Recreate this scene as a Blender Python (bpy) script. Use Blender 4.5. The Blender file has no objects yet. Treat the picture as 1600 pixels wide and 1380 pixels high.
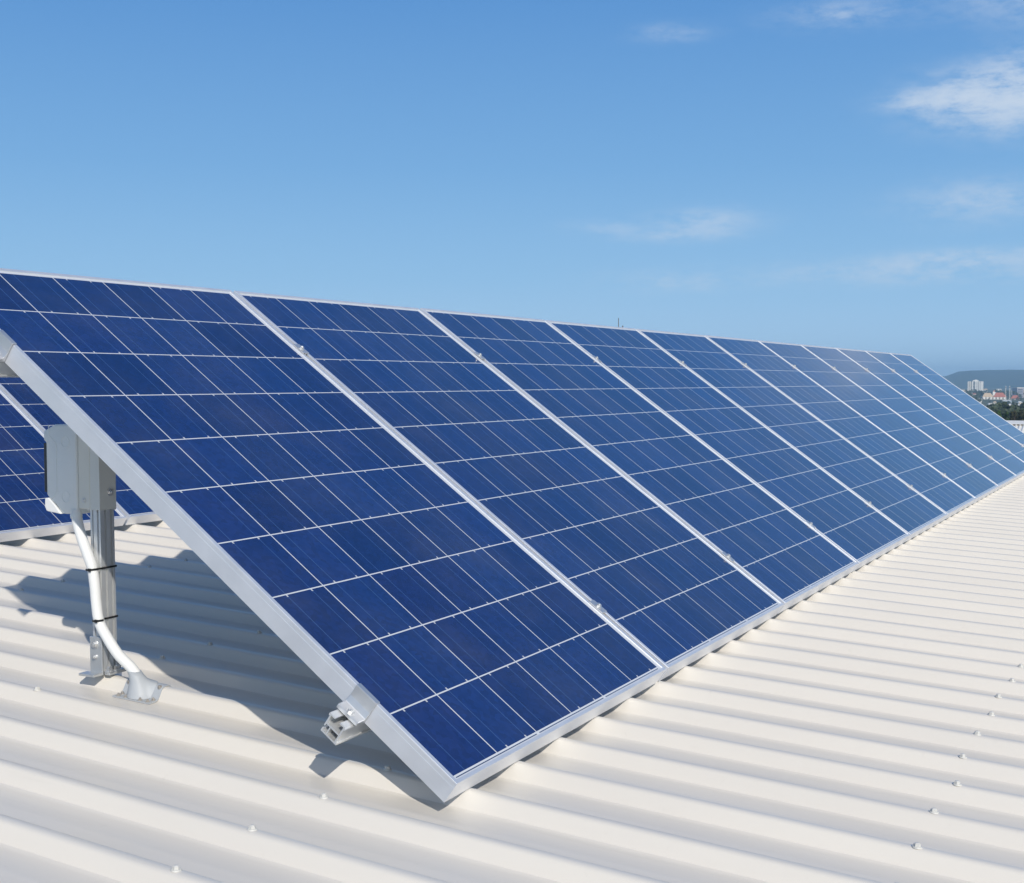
import bpy, bmesh, math, random
from mathutils import Vector, Matrix
R = math.radians
S = bpy.context.scene
COL = S.collection
random.seed(7)

# ------------------------------------------------------------------ camera
CAM = Vector((-1.8240, -1.0840, 0.6916))
FWD = Vector((0.8799, 0.4727, -0.0478)).normalized()
RGT = Vector((0.4732, -0.8809, 0.0)).normalized()
UPV = RGT.cross(FWD).normalized()
cd = bpy.data.cameras.new('camera')
cam = bpy.data.objects.new('camera', cd)
COL.objects.link(cam)
cam.matrix_world = Matrix((
    (RGT.x, UPV.x, -FWD.x, CAM.x), (RGT.y, UPV.y, -FWD.y, CAM.y),
    (RGT.z, UPV.z, -FWD.z, CAM.z), (0, 0, 0, 1)))
cd.sensor_width = 36.0
cd.lens = 1969.4 * 36.0 / 1600.0
cd.clip_start = 0.05
cd.clip_end = 40000
S.camera = cam

# ------------------------------------------------------------------ exposure, sun, sky
S.view_settings.view_transform = 'Standard'
S.view_settings.look = 'None'
S.view_settings.exposure = 0.0
S.view_settings.gamma = 1.0
S.cycles.max_bounces = 8
S.cycles.volume_bounces = 0

SUN = Vector((-0.587, -0.580, 0.5647)).normalized()      # towards the sun
SUN_EL = math.asin(SUN.z)
SUN_AZ = math.atan2(SUN.x, SUN.y)
ld = bpy.data.lights.new('sun', 'SUN')
ld.energy = 3.6
ld.angle = R(0.5)
ld.color = (1.0, 0.94, 0.85)
sun = bpy.data.objects.new('sun', ld)
COL.objects.link(sun)
sun.rotation_euler = SUN.to_track_quat('Z', 'Y').to_euler()
sun.location = SUN * 30


class NT:
    """tiny helper for node trees"""
    def __init__(s, tree):
        s.t = tree

    def n(s, kind, **kw):
        nd = s.t.nodes.new(kind)
        for k, v in kw.items():
            setattr(nd, k, v)
        return nd

    def put(s, sock, v):
        if v is None:
            return
        if isinstance(v, bpy.types.NodeSocket):
            s.t.links.new(v, sock)
        else:
            try:
                sock.default_value = v
            except Exception:
                sock.default_value = (v[0], v[1], v[2], 1.0)

    def m(s, op, a, b=None, c=None, clamp=False):
        nd = s.n('ShaderNodeMath', operation=op, use_clamp=clamp)
        s.put(nd.inputs[0], a)
        s.put(nd.inputs[1], b)
        s.put(nd.inputs[2], c)
        return nd.outputs[0]

    def mix(s, f, a, b, blend='MIX'):
        nd = s.n('ShaderNodeMix', data_type='RGBA', blend_type=blend)
        s.put(nd.inputs[0], f)
        for sock, v in ((nd.inputs[6], a), (nd.inputs[7], b)):
            if isinstance(v, (tuple, list)):
                v = (v[0], v[1], v[2], 1.0)
            s.put(sock, v)
        return nd.outputs[2]

    def noise(s, vec, scale, detail=3.0, rough=0.55, dist=0.0):
        nd = s.n('ShaderNodeTexNoise')
        s.put(nd.inputs['Vector'], vec)
        nd.inputs['Scale'].default_value = scale
        nd.inputs['Detail'].default_value = detail
        nd.inputs['Roughness'].default_value = rough
        nd.inputs['Distortion'].default_value = dist
        return nd.outputs['Fac']

    def ramp(s, v, a, b, lo=0.0, hi=1.0, smooth=True):
        nd = s.n('ShaderNodeMapRange', interpolation_type='SMOOTHSTEP' if smooth else 'LINEAR')
        s.put(nd.inputs[0], v)
        nd.inputs[1].default_value = a
        nd.inputs[2].default_value = b
        nd.inputs[3].default_value = lo
        nd.inputs[4].default_value = hi
        return nd.outputs[0]


W = bpy.data.worlds.new('World')
S.world = W
W.use_nodes = True
wt = W.node_tree
wt.nodes.clear()
g = NT(wt)
out = g.n('ShaderNodeOutputWorld')
bg = g.n('ShaderNodeBackground')
SKY_STRENGTH = 0.11
bg.inputs['Strength'].default_value = SKY_STRENGTH
wt.links.new(bg.outputs[0], out.inputs[0])
sky = g.n('ShaderNodeTexSky', sky_type='NISHITA')
sky.sun_disc = False
sky.sun_elevation = SUN_EL
sky.sun_rotation = SUN_AZ
sky.altitude = 60
sky.air_density = 1.0
sky.dust_density = 0.35
sky.ozone_density = 2.5
geo = g.n('ShaderNodeTexCoord')
sep = g.n('ShaderNodeSeparateXYZ')
wt.links.new(geo.outputs['Generated'], sep.inputs[0])
az = g.m('ARCTAN2', sep.outputs[1], sep.outputs[0])       # radians from +X
el = g.m('ARCSINE', sep.outputs[2])
# clouds: azimuth (deg from +X), elevation (deg), half sizes (deg), strength
CLOUDS = [
    (7.7, 11.75, 2.2, 0.90, 1.35),
    (5.9, 12.0, 1.5, 1.2, 1.0),
    (9.9, 11.8, 1.5, 0.32, 0.80),
    (13.7, 15.5, 2.2, 0.45, 0.34),
    (21.1, 15.1, 1.3, 0.30, 0.26),
    (6.4, 15.4, 2.6, 0.7, 0.28),
    (19.7, 7.1, 1.9, 0.45, 0.38),
    (21.0, 6.5, 2.2, 0.25, 0.28),
    (8.0, 7.6, 2.4, 0.70, 0.40),
    (7.8, 5.25, 2.6, 0.28, 0.56),
    (10.0, 4.75, 4.8, 0.45, 0.46),
    (20.4, 4.5, 3.0, 0.40, 0.26),
    (24.3, 6.9, 1.2, 0.25, 0.24),
]
cv = g.n('ShaderNodeCombineXYZ')
wt.links.new(g.m('MULTIPLY', az, 1.0), cv.inputs[0])
wt.links.new(g.m('MULTIPLY', el, 2.6), cv.inputs[1])
n1 = g.noise(cv.outputs[0], 17.0, 7.0, 0.62, 0.1)
n2 = g.noise(cv.outputs[0], 60.0, 6.0, 0.65, 0.1)
nz = g.m('ADD', g.m('MULTIPLY', n1, 0.60), g.m('MULTIPLY', n2, 0.40))
tot = None
for (a0, e0, wa, we, st) in CLOUDS:
    da = g.m('DIVIDE', g.m('SUBTRACT', az, R(a0)), R(wa))
    de = g.m('DIVIDE', g.m('SUBTRACT', el, R(e0)), R(we))
    rr = g.m('ADD', g.m('MULTIPLY', da, da), g.m('MULTIPLY', de, de))
    ga = g.m('MULTIPLY', g.m('EXPONENT', g.m('MULTIPLY', rr, -0.8)), st)
    tot = ga if tot is None else g.m('ADD', tot, ga)
dens = g.m('MULTIPLY', tot, g.ramp(nz, 0.33, 0.70))
dens = g.m('MULTIPLY', g.m('SUBTRACT', 1.0, g.m('EXPONENT', g.m('MULTIPLY', dens, -2.5))), 0.90)
# clear blue air: colour by elevation (radiance at the strength above), with some of the Nishita sky kept
rmp = g.n('ShaderNodeValToRGB')
wt.links.new(g.ramp(el, 0.0, R(90), smooth=False), rmp.inputs[0])
STOPS = [(0.0, (0.450, 0.680, 0.930)), (1.5, (0.395, 0.635, 0.900)), (4.5, (0.280, 0.530, 0.820)), (9.5, (0.182, 0.415, 0.745)), (17, (0.100, 0.295, 0.655)), (35, (0.055, 0.190, 0.500)), (90, (0.035, 0.120, 0.380))]
els = rmp.color_ramp.elements
while len(els) < len(STOPS):
    els.new(0.5)
for e_, (dg, c_) in zip(els, STOPS):
    e_.position = dg / 90
    e_.color = (c_[0], c_[1], c_[2], 1)
scl = g.n('ShaderNodeVectorMath', operation='SCALE')
wt.links.new(rmp.outputs[0], scl.inputs[0])
scl.inputs['Scale'].default_value = 1.0 / SKY_STRENGTH
# the deep blue lies opposite the sun; towards the sun and overhead the sky is paler
hz_ = Vector((SUN.x, SUN.y, 0)).normalized()
sdot = g.m('ADD', g.m('MULTIPLY', sep.outputs[0], hz_.x), g.m('MULTIPLY', sep.outputs[1], hz_.y))
blue = g.m('MULTIPLY', g.ramp(sdot, -0.80, -0.25, 0.94, 0.12), g.ramp(el, R(48), R(78), 1.0, 0.25))
clear = g.mix(blue, sky.outputs[0], scl.outputs[0])
cloudcol = (5.5, 6.4, 7.6)
wt.links.new(g.mix(dens, clear, cloudcol), bg.inputs['Color'])


# ------------------------------------------------------------------ mesh helpers
class MB:
    """collects geometry; build() links it as one mesh object"""
    def __init__(s):
        s.v, s.f, s.mi = [], [], []

    def add(s, verts, faces, mi=0):
        b = len(s.v)
        s.v += [tuple(p) for p in verts]
        s.f += [tuple(b + i for i in f) for f in faces]
        s.mi += [mi] * len(faces)
        return s

    def box(s, x0, x1, y0, y1, z0, z1, mi=0, mat=None):
        P = [Vector(p) for p in ((x0, y0, z0), (x1, y0, z0), (x1, y1, z0), (x0, y1, z0),
                                 (x0, y0, z1), (x1, y0, z1), (x1, y1, z1), (x0, y1, z1))]
        if mat:
            P = [mat @ p for p in P]
        return s.add(P, [(0, 3, 2, 1), (4, 5, 6, 7), (0, 1, 5, 4), (1, 2, 6, 5), (2, 3, 7, 6), (3, 0, 4, 7)], mi)

    def cyl(s, a, b, r0, r1=None, n=12, mi=0, cap=True):
        a, b = Vector(a), Vector(b)
        r1 = r0 if r1 is None else r1
        d = (b - a).normalized()
        t = d.orthogonal().normalized()
        q = d.cross(t)
        P = []
        for c, r in ((a, r0), (b, r1)):
            for i in range(n):
                an = 2 * math.pi * i / n
                P.append(c + (t * math.cos(an) + q * math.sin(an)) * r)
        F = [(i, (i + 1) % n, n + (i + 1) % n, n + i) for i in range(n)]
        if cap:
            F += [tuple(range(n - 1, -1, -1)), tuple(range(n, 2 * n))]
        return s.add(P, F, mi)

    def tube(s, pts, r, n=14, mi=0):
        pts = [Vector(p) for p in pts]
        rs = r if isinstance(r, (list, tuple)) else [r] * len(pts)
        ref = None
        P = []
        for i, p in enumerate(pts):
            d = (pts[min(i + 1, len(pts) - 1)] - pts[max(i - 1, 0)]).normalized()
            if ref is None:
                ref = d.orthogonal().normalized()
            ref = (ref - d * ref.dot(d)).normalized()
            q = d.cross(ref)
            for k in range(n):
                an = 2 * math.pi * k / n
                P.append(p + (ref * math.cos(an) + q * math.sin(an)) * rs[i])
        F = []
        for i in range(len(pts) - 1):
            for k in range(n):
                F.append((i * n + k, i * n + (k + 1) % n, (i + 1) * n + (k + 1) % n, (i + 1) * n + k))
        F.append(tuple(range(n - 1, -1, -1)))
        F.append(tuple((len(pts) - 1) * n + k for k in range(n)))
        return s.add(P, F, mi)

    def prism(s, poly, axis_a, axis_b, axis_c, c0, c1, org=(0, 0, 0), mi=0):
        """polygon (a,b) extruded along c"""
        A, B, Cc, O = Vector(axis_a), Vector(axis_b), Vector(axis_c), Vector(org)
        n = len(poly)
        P = [O + A * a + B * b + Cc * c for c in (c0, c1) for (a, b) in poly]
        F = [(i, (i + 1) % n, n + (i + 1) % n, n + i) for i in range(n)]
        F += [tuple(range(n - 1, -1, -1)), tuple(range(n, 2 * n))]
        return s.add(P, F, mi)

    def build(s, name, mats, parent=None, loc=None, smooth=None, bevel=0.0, fix=True):
        me = bpy.data.meshes.new(name)
        me.from_pydata(s.v, [], s.f)
        if not isinstance(mats, (list, tuple)):
            mats = [mats]
        for m_ in mats:
            me.materials.append(m_)
        me.polygons.foreach_set('material_index', s.mi)
        if fix or bevel:
            bm = bmesh.new()
            bm.from_mesh(me)
            if fix:
                bmesh.ops.recalc_face_normals(bm, faces=bm.faces)
            if bevel:
                ed = [e for e in bm.edges if len(e.link_faces) == 2 and e.calc_face_angle(0) > R(40)]
                bmesh.ops.bevel(bm, geom=ed, offset=bevel, segments=2, profile=0.5, affect='EDGES', clamp_overlap=True)
            bm.to_mesh(me)
            bm.free()
        if smooth is not None:
            me.polygons.foreach_set('use_smooth', [True] * len(me.polygons))
            if smooth < 180:
                me.set_sharp_from_angle(angle=R(smooth))
        me.update()
        o = bpy.data.objects.new(name, me)
        COL.objects.link(o)
        if parent:
            o.parent = parent
        if loc is not None:
            o.location = loc
        return o


def thing(name, label, cat, loc=(0, 0, 0), rot=(0, 0, 0), group=None):
    o = bpy.data.objects.new(name, None)
    COL.objects.link(o)
    o.empty_display_size = 0.1
    o.location = loc
    o.rotation_euler = rot
    tag(o, label, cat, group)
    return o


def tag(o, label=None, cat=None, group=None, kind=None):
    if label:
        o['label'] = label
    if cat:
        o['category'] = cat
    if group:
        o['group'] = group
    if kind:
        o['kind'] = kind
    return o


def dup(root, loc=None, label=None):
    c = root.copy()
    COL.objects.link(c)
    if loc is not None:
        c.location = loc
    if label:
        c['label'] = label
    for ch in list(root.children):
        k = ch.copy()
        COL.objects.link(k)
        k.parent = c
        for gc in list(ch.children):
            q = gc.copy()
            COL.objects.link(q)
            q.parent = k
    return c


# ------------------------------------------------------------------ materials
def mat(name):
    m_ = bpy.data.materials.new(name)
    m_.use_nodes = True
    t = m_.node_tree
    return m_, NT(t), t.nodes['Principled BSDF']


def simple(name, col, rough=0.6, metal=0.0, var=0.08, scale=8.0, bump=0.0, bscale=40.0, spec=0.5):
    m_, q, b = mat(name)
    tc = q.n('ShaderNodeTexCoord')
    nf = q.noise(tc.outputs['Object'], scale, 4.0, 0.6)
    lo = tuple(max(0, c * (1 - var)) for c in col)
    hi = tuple(min(1, c * (1 + var)) for c in col)
    q.put(b.inputs['Base Color'], q.mix(nf, lo, hi))
    b.inputs['Roughness'].default_value = rough
    b.inputs['Metallic'].default_value = metal
    b.inputs['Specular IOR Level'].default_value = spec
    if bump:
        bn = q.n('ShaderNodeBump')
        bn.inputs['Strength'].default_value = bump
        bn.inputs['Distance'].default_value = 0.002
        q.put(bn.inputs['Height'], q.noise(tc.outputs['Object'], bscale, 3.0))
        q.put(b.inputs['Normal'], bn.outputs[0])
    return m_


def aluminium(name, col=(0.78, 0.79, 0.81), rough=0.36, metal=1.0):
    m_, q, b = mat(name)
    tc = q.n('ShaderNodeTexCoord')
    nf = q.noise(tc.outputs['Object'], 14.0, 5.0, 0.65)
    sc = q.n('ShaderNodeMapping')
    sc.inputs['Scale'].default_value = (3.0, 3.0, 300.0)
    q.put(sc.inputs[0], tc.outputs['Object'])
    q.put(b.inputs['Base Color'], q.mix(nf, tuple(c * 0.93 for c in col), tuple(min(1, c * 1.05) for c in col)))
    b.inputs['Metallic'].default_value = metal
    q.put(b.inputs['Roughness'], q.ramp(nf, 0.25, 0.75, rough - 0.06, rough + 0.08))
    return m_


M_FRAME = aluminium('anodised_frame', (0.80, 0.82, 0.86), 0.46, 0.62)
M_ALU = aluminium('extruded_aluminium', (0.82, 0.83, 0.83), 0.40, 0.70)
M_GALV = aluminium('galvanised_steel', (0.60, 0.62, 0.63), 0.42, 0.65)
M_WSCR = aluminium('weathered_screw', (0.52, 0.49, 0.45), 0.4, 0.6)
M_SLEEVE = aluminium('dull_sleeve_metal', (0.74, 0.74, 0.69), 0.5, 0.15)
M_CLAMP = aluminium('clamp_aluminium', (0.68, 0.69, 0.70), 0.42, 0.80)
M_STEEL = aluminium('bright_bolt_steel', (0.78, 0.78, 0.77), 0.30, 0.85)
M_BOX = simple('grey_enclosure_plastic', (0.80, 0.83, 0.82), 0.55, var=0.04, bump=0.05)
M_BOXB = simple('beige_back_box', (0.76, 0.75, 0.68), 0.6, var=0.05, bump=0.05)
M_LIDS = simple('smoked_lid', (0.05, 0.055, 0.06), 0.25, var=0.1)
M_PIPE = simple('white_conduit_plastic', (0.80, 0.81, 0.80), 0.38, var=0.04, scale=20)
M_TIE = simple('black_nylon', (0.012, 0.012, 0.013), 0.4)
M_RUBBER = simple('grey_flashing_rubber', (0.42, 0.45, 0.48), 0.5, var=0.08, bump=0.1)
M_BACK = simple('white_backsheet', (0.52, 0.53, 0.54), 0.6, var=0.02)


def laminate_material():
    m_, q, b = mat('polycrystalline_laminate')
    tc = q.n('ShaderNodeTexCoord')
    sp = q.n('ShaderNodeSeparateXYZ')
    q.put(sp.inputs[0], tc.outputs['Object'])
    x, y = sp.outputs[0], sp.outputs[1]
    PX, PY, X0, Y0 = 0.1576, 0.1600, 0.0112, 0.0156
    cx = q.m('DIVIDE', q.m('SUBTRACT', x, X0), PX)
    cy = q.m('DIVIDE', q.m('SUBTRACT', y, Y0), PY)
    fx, fy = q.m('FRACT', cx), q.m('FRACT', cy)
    ix, iy = q.m('FLOOR', cx), q.m('FLOOR', cy)

    def edge(fr, pitch, w):          # 1 inside the cell, 0 in the gap
        d = q.m('MULTIPLY', q.m('SUBTRACT', 0.5, q.m('ABSOLUTE', q.m('SUBTRACT', fr, 0.5))), pitch)
        return q.m('GREATER_THAN', d, w)
    inside = q.m('MULTIPLY', edge(fx, PX, 0.00145), edge(fy, PY, 0.00150))
    for v_, n_ in ((cx, 6), (cy, 10)):
        inside = q.m('MULTIPLY', inside, q.m('GREATER_THAN', v_, 0.0))
        inside = q.m('MULTIPLY', inside, q.m('LESS_THAN', v_, float(n_)))
    # colour of each cell, crystal grain, bus bars
    ob = q.n('ShaderNodeObjectInfo')
    cvx = q.n('ShaderNodeCombineXYZ')
    q.put(cvx.inputs[0], ix)
    q.put(cvx.inputs[1], iy)
    q.put(cvx.inputs[2], q.m('MULTIPLY', ob.outputs['Random'], 37.0))
    wn = q.n('ShaderNodeTexWhiteNoise', noise_dimensions='3D')
    q.put(wn.inputs['Vector'], cvx.outputs[0])
    sepw = q.n('ShaderNodeSeparateColor')
    q.put(sepw.inputs[0], wn.outputs['Color'])
    base = q.mix(sepw.outputs[0], (0.0034, 0.0175, 0.092), (0.0058, 0.0300, 0.142))
    base = q.mix(q.m('MULTIPLY', sepw.outputs[1], 0.38), base, (0.0095, 0.0195, 0.115))
    vo = q.n('ShaderNodeTexVoronoi')
    off = q.n('ShaderNodeVectorMath', operation='ADD')
    q.put(off.inputs[0], tc.outputs['Object'])
    sc3 = q.n('ShaderNodeVectorMath', operation='SCALE')
    q.put(sc3.inputs[0], cvx.outputs[0])
    sc3.inputs['Scale'].default_value = 3.7
    q.put(off.inputs[1], sc3.outputs[0])
    q.put(vo.inputs['Vector'], off.outputs[0])
    vo.inputs['Scale'].default_value = 95.0
    sepc = q.n('ShaderNodeSeparateColor')
    q.put(sepc.inputs[0], vo.outputs['Color'])
    grain = q.ramp(sepc.outputs[0], 0.0, 1.0, 0.86, 1.16, smooth=False)
    cg = q.n('ShaderNodeCombineXYZ')
    for i in range(3):
        q.put(cg.inputs[i], grain)
    base = q.mix(1.0, base, cg.outputs[0], 'MULTIPLY')
    bd = q.m('MINIMUM', q.m('ABSOLUTE', q.m('SUBTRACT', fx, 0.26)), q.m('ABSOLUTE', q.m('SUBTRACT', fx, 0.74)))
    bd = q.m('MULTIPLY', bd, PX)
    bus = q.m('LESS_THAN', bd, 0.0009)
    base = q.mix(q.m('MULTIPLY', bus, 0.75), base, (0.045, 0.105, 0.27))
    par = q.m('GREATER_THAN', q.m('MODULO', ix, 2.0), 0.5)
    fyp = q.m('ADD', q.m('MULTIPLY', par, fy), q.m('MULTIPLY', q.m('SUBTRACT', 1.0, par), q.m('SUBTRACT', 1.0, fy)))
    tick = q.m('MULTIPLY', q.m('LESS_THAN', bd, 0.0021), q.m('LESS_THAN', fyp, 0.042))
    base = q.mix(q.m('MULTIPLY', tick, 0.9), base, (0.55, 0.57, 0.60))
    # string ribbons in the bottom and top margins
    ym = q.m('LESS_THAN', q.m('ABSOLUTE', q.m('SUBTRACT', y, 0.0121)), 0.0011)
    gapx = q.m('MULTIPLY', q.m('GREATER_THAN', q.m('ABSOLUTE', q.m('SUBTRACT', cx, 2.0)), 0.035),
               q.m('GREATER_THAN', q.m('ABSOLUTE', q.m('SUBTRACT', cx, 4.0)), 0.035))
    rib = q.m('MULTIPLY', q.m('MULTIPLY', ym, gapx),
              q.m('MULTIPLY', q.m('GREATER_THAN', cx, 0.03), q.m('LESS_THAN', cx, 5.97)))
    white = q.mix(rib, (0.62, 0.64, 0.67), (0.045, 0.07, 0.14))
    col = q.mix(inside, white, base)
    # thin film of dust
    du = q.noise(tc.outputs['Object'], 3.0, 6.0, 0.65)
    col = q.mix(q.ramp(du, 0.35, 0.8, 0.004, 0.060), col, (0.42, 0.40, 0.37))
    q.put(b.inputs['Base Color'], col)
    q.put(b.inputs['Roughness'], q.ramp(du, 0.3, 0.8, 0.09, 0.17))
    b.inputs['IOR'].default_value = 1.62
    b.inputs['Specular IOR Level'].default_value = 0.5
    return m_


M_LAM = laminate_material()


def roof_material():
    m_, q, b = mat('cream_roof_sheet')
    tc = q.n('ShaderNodeTexCoord')
    mp = q.n('ShaderNodeMapping')
    mp.inputs['Scale'].default_value = (3.0, 0.5, 1.0)
    q.put(mp.inputs[0], tc.outputs['Object'])
    st = q.noise(mp.outputs[0], 2.2, 6.0, 0.62)
    fine = q.noise(tc.outputs['Object'], 55.0, 4.0, 0.6)
    col = q.mix(q.ramp(st, 0.3, 0.75), (0.730, 0.690, 0.622), (0.690, 0.653, 0.592))
    col = q.mix(q.ramp(fine, 0.62, 0.80, 0.0, 0.14), col, (0.50, 0.47, 0.42))
    mp2 = q.n('ShaderNodeMapping')
    mp2.inputs['Scale'].default_value = (38.0, 1.1, 1.0)
    q.put(mp2.inputs[0], tc.outputs['Object'])
    streak = q.noise(mp2.outputs[0], 1.0, 5.0, 0.65)
    col = q.mix(q.ramp(streak, 0.58, 0.82, 0.0, 0.22), col, (0.52, 0.49, 0.43))
    scuff = q.noise(tc.outputs['Object'], 6.0, 7.0, 0.72, 1.5)
    col = q.mix(q.ramp(scuff, 0.66, 0.74, 0.0, 0.16), col, (0.47, 0.44, 0.39))
    q.put(b.inputs['Base Color'], col)
    q.put(b.inputs['Roughness'], q.ramp(st, 0.3, 0.7, 0.28, 0.38))
    b.inputs['Specular IOR Level'].default_value = 0.38
    bn = q.n('ShaderNodeBump')
    bn.inputs['Strength'].default_value = 0.22
    bn.inputs['Distance'].default_value = 0.012
    q.put(bn.inputs['Height'], q.noise(mp.outputs[0], 1.6, 2.0))
    q.put(b.inputs['Normal'], bn.outputs[0])
    return m_


M_ROOF = roof_material()
M_SCREW = simple('painted_screw', (0.62, 0.61, 0.57), 0.4, var=0.08)

# ------------------------------------------------------------------ the roof we stand on
RZ = Vector((0.0, 0.0285, -0.0328))          # a point of the crest plane, under the array's foot
UN = Vector((1.0, 0.0, 0.0))                 # along the array
WN = Vector((0.0, -0.9992, -0.0391))         # down the roof
NR = Vector((0.0, -0.0391, 0.9992))
PITCH, RIB_H, CREST, FLANK = 0.1825, 0.0295, 0.022, 0.0165
SKEW = -0.020


def rp(u, w, h=0.0):
    return RZ + UN * u + WN * w + NR * h


def crest_u(k, w):
    return 0.088 + PITCH * k + SKEW * w


def rib_points():
    """one rib from pan middle to pan middle: (s, z)"""
    c, a, h = CREST / 2, FLANK, RIB_H
    half = []
    P2 = PITCH / 2
    half += [(0.0, 0.0), (c * 0.5, -0.0003), (c - 0.0035, -0.0009), (c - 0.0005, -0.0019), (c + 0.003, -0.0048)]
    half += [(c + a - 0.0035, -h + 0.0062), (c + a - 0.0005, -h + 0.0022), (c + a + 0.004, -h + 0.0006), (c + a + 0.010, -h + 0.0001), (c + a + 0.015, -h)]
    half += [(P2 - 0.012, -h), (P2 - 0.006, -h + 0.0005), (P2, -h + 0.0007)]
    return half


HALF = rib_points()


def rib_z(u, w):
    s = (u - crest_u(0, w) + PITCH / 2) % PITCH - PITCH / 2
    s = abs(s)
    for (a, za), (b_, zb) in zip(HALF, HALF[1:]):
        if a <= s <= b_:
            return za + (zb - za) * (s - a) / max(1e-9, b_ - a)
    return -RIB_H


prof = []
for k in range(-32, 68):
    base = 0.088 + PITCH * k
    for (s_, z_) in reversed(HALF[1:]):
        prof.append((base - s_, z_))
    prof.append((base, 0.0))
    for (s_, z_) in HALF[1:-1]:
        prof.append((base + s_, z_))
WS = [-7.5, -5, -3.5, -2.5, -1.5, -0.75, 0, 0.75, 1.5, 2.5, 3.6]
mb = MB()
V = [rp(u + SKEW * w, w, z) for w in WS for (u, z) in prof]
n = len(prof)
F = [(j * n + i, (j + 1) * n + i, (j + 1) * n + i + 1, j * n + i + 1) for j in range(len(WS) - 1) for i in range(n - 1)]
mb.add(V, F)
roof = mb.build('roof', M_ROOF, smooth=26, fix=False)
tag(roof, 'cream trapezoid ribbed metal roof under the solar panels', 'roof', kind='structure')
# walls of our own building
M_WALL = simple('cream_wall_sheet', (0.62, 0.60, 0.55), 0.6)
u0, u1 = prof[0][0] + 0.35, prof[-1][0] - 0.35
mb = MB()
for (ua, ub, wa, wb) in ((u0, u0 + 0.1, -7.2, 3.3), (u1 - 0.1, u1, -7.2, 3.3), (u0 + 0.1, u1 - 0.1, -7.2, -7.1), (u0 + 0.1, u1 - 0.1, 3.2, 3.3)):
    top = [rp(ua, wa, -0.04), rp(ub, wa, -0.04), rp(ub, wb, -0.04), rp(ua, wb, -0.04)]
    bot = [Vector((p.x, p.y, -8.2)) for p in top]
    mb.add(bot + top, [(0, 3, 2, 1), (4, 5, 6, 7), (0, 1, 5, 4), (1, 2, 6, 5), (2, 3, 7, 6), (3, 0, 4, 7)])
mb.build('wall', M_WALL, roof)

# roofing screws on every crest along the purlins
mb = MB()
mb.cyl((0, 0, -0.0005), (0, 0, 0.0018), 0.0085, 0.0078, 16)
mb.cyl((0, 0, 0.0018), (0, 0, 0.0058), 0.0060, 0.0056, 6)
mb.cyl((0, 0, 0.0058), (0, 0, 0.0074), 0.0052, 0.0030, 6)
scr = mb.build('roof_screw', M_SCREW, roof, smooth=35)
first = True
tilt = NR.to_track_quat('Z', 'Y').to_euler()
for w in (0.738, -0.190, -1.105, -2.062):
    for k in range(-4, 17):
        if w > 0 and k > 13:
            continue
        if w < -2 and not (2 <= k <= 16):
            continue
        o = scr if first else scr.copy()
        if not first:
            COL.objects.link(o)
            o.parent = roof
        first = False
        o.location = rp(crest_u(k, w) + random.uniform(-0.003, 0.003), w + random.uniform(-0.012, 0.012), 0.0)
        o.rotation_euler = (tilt[0], tilt[1], random.uniform(0, 1))

# ------------------------------------------------------------------ solar panels
TILT = R(35.442)
VN = Vector((0, math.cos(TILT), math.sin(TILT)))
NN = Vector((0, -math.sin(TILT), math.cos(TILT)))


def pp(u, v, n_=0.0):
    """a point of the array: along, up the slope from the front row's lower edge, off the glass"""
    return Vector((u, 0, 0)) + VN * v + NN * n_


PW, PH, ROW = 0.9790, 1.634, 0.995
FD = 0.042
LIP = 0.0105
prof_f = [(0.025, -FD + 0.002), (0.025, -FD), (0.0, -FD), (0.0, -0.0090), (0.0003, -0.0076), (0.0003, 0.0018), (0.0006, 0.0022),
          (LIP - 0.0006, 0.0022), (LIP, 0.0015), (LIP, -0.0048), (0.0022, -0.0048), (0.0022, -FD + 0.002)]


def frame_mesh():
    mb_ = MB()
    corners = [((0, 0), (1, 1)), ((PW, 0), (-1, 1)), ((PW, PH), (-1, -1)), ((0, PH), (1, -1))]
    npf = len(prof_f)
    Vv = []
    for (c, sg) in corners:
        for (d, z) in prof_f:
            dy = d * 0.80 if (sg[1] > 0 and z > -0.006 and d > 0.005) else d      # the bottom lip is narrower
            Vv.append((c[0] + sg[0] * d, c[1] + sg[1] * dy, z))
    Ff = []
    for i in range(4):
        j = (i + 1) % 4
        for k in range(npf):
            k2 = (k + 1) % npf
            Ff.append((i * npf + k, j * npf + k, j * npf + k2, i * npf + k2))
    mb_.add(Vv, Ff)
    return mb_


def make_panel(label, group):
    t = thing('solar_panel', label, 'solar panel', (0, 0, 0), (TILT, 0, 0), group)
    frame_mesh().build('frame', M_FRAME, t)
    lam = MB()
    lx, ly = PW - 0.004, PH - 0.004
    lam.add([(0.004, 0.004, -0.0042), (lx, 0.004, -0.0042), (lx, ly, -0.0042), (0.004, ly, -0.0042), (0.004, 0.004, 0), (lx, 0.004, 0), (lx, ly, 0), (0.004, ly, 0)],
            [(4, 5, 6, 7)], 0)
    lam.f += [(0, 3, 2, 1), (0, 1, 5, 4), (1, 2, 6, 5), (2, 3, 7, 6), (3, 0, 4, 7)]
    lam.mi += [1] * 5
    lam.build('glass_laminate', [M_LAM, M_BACK], t)
    jb = MB().box(PW / 2 - 0.06, PW / 2 + 0.06, PH - 0.2, PH - 0.09, -0.026, -0.0046)
    jb.build('junction_box', M_TIE, t, bevel=0.003)
    return t


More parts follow.
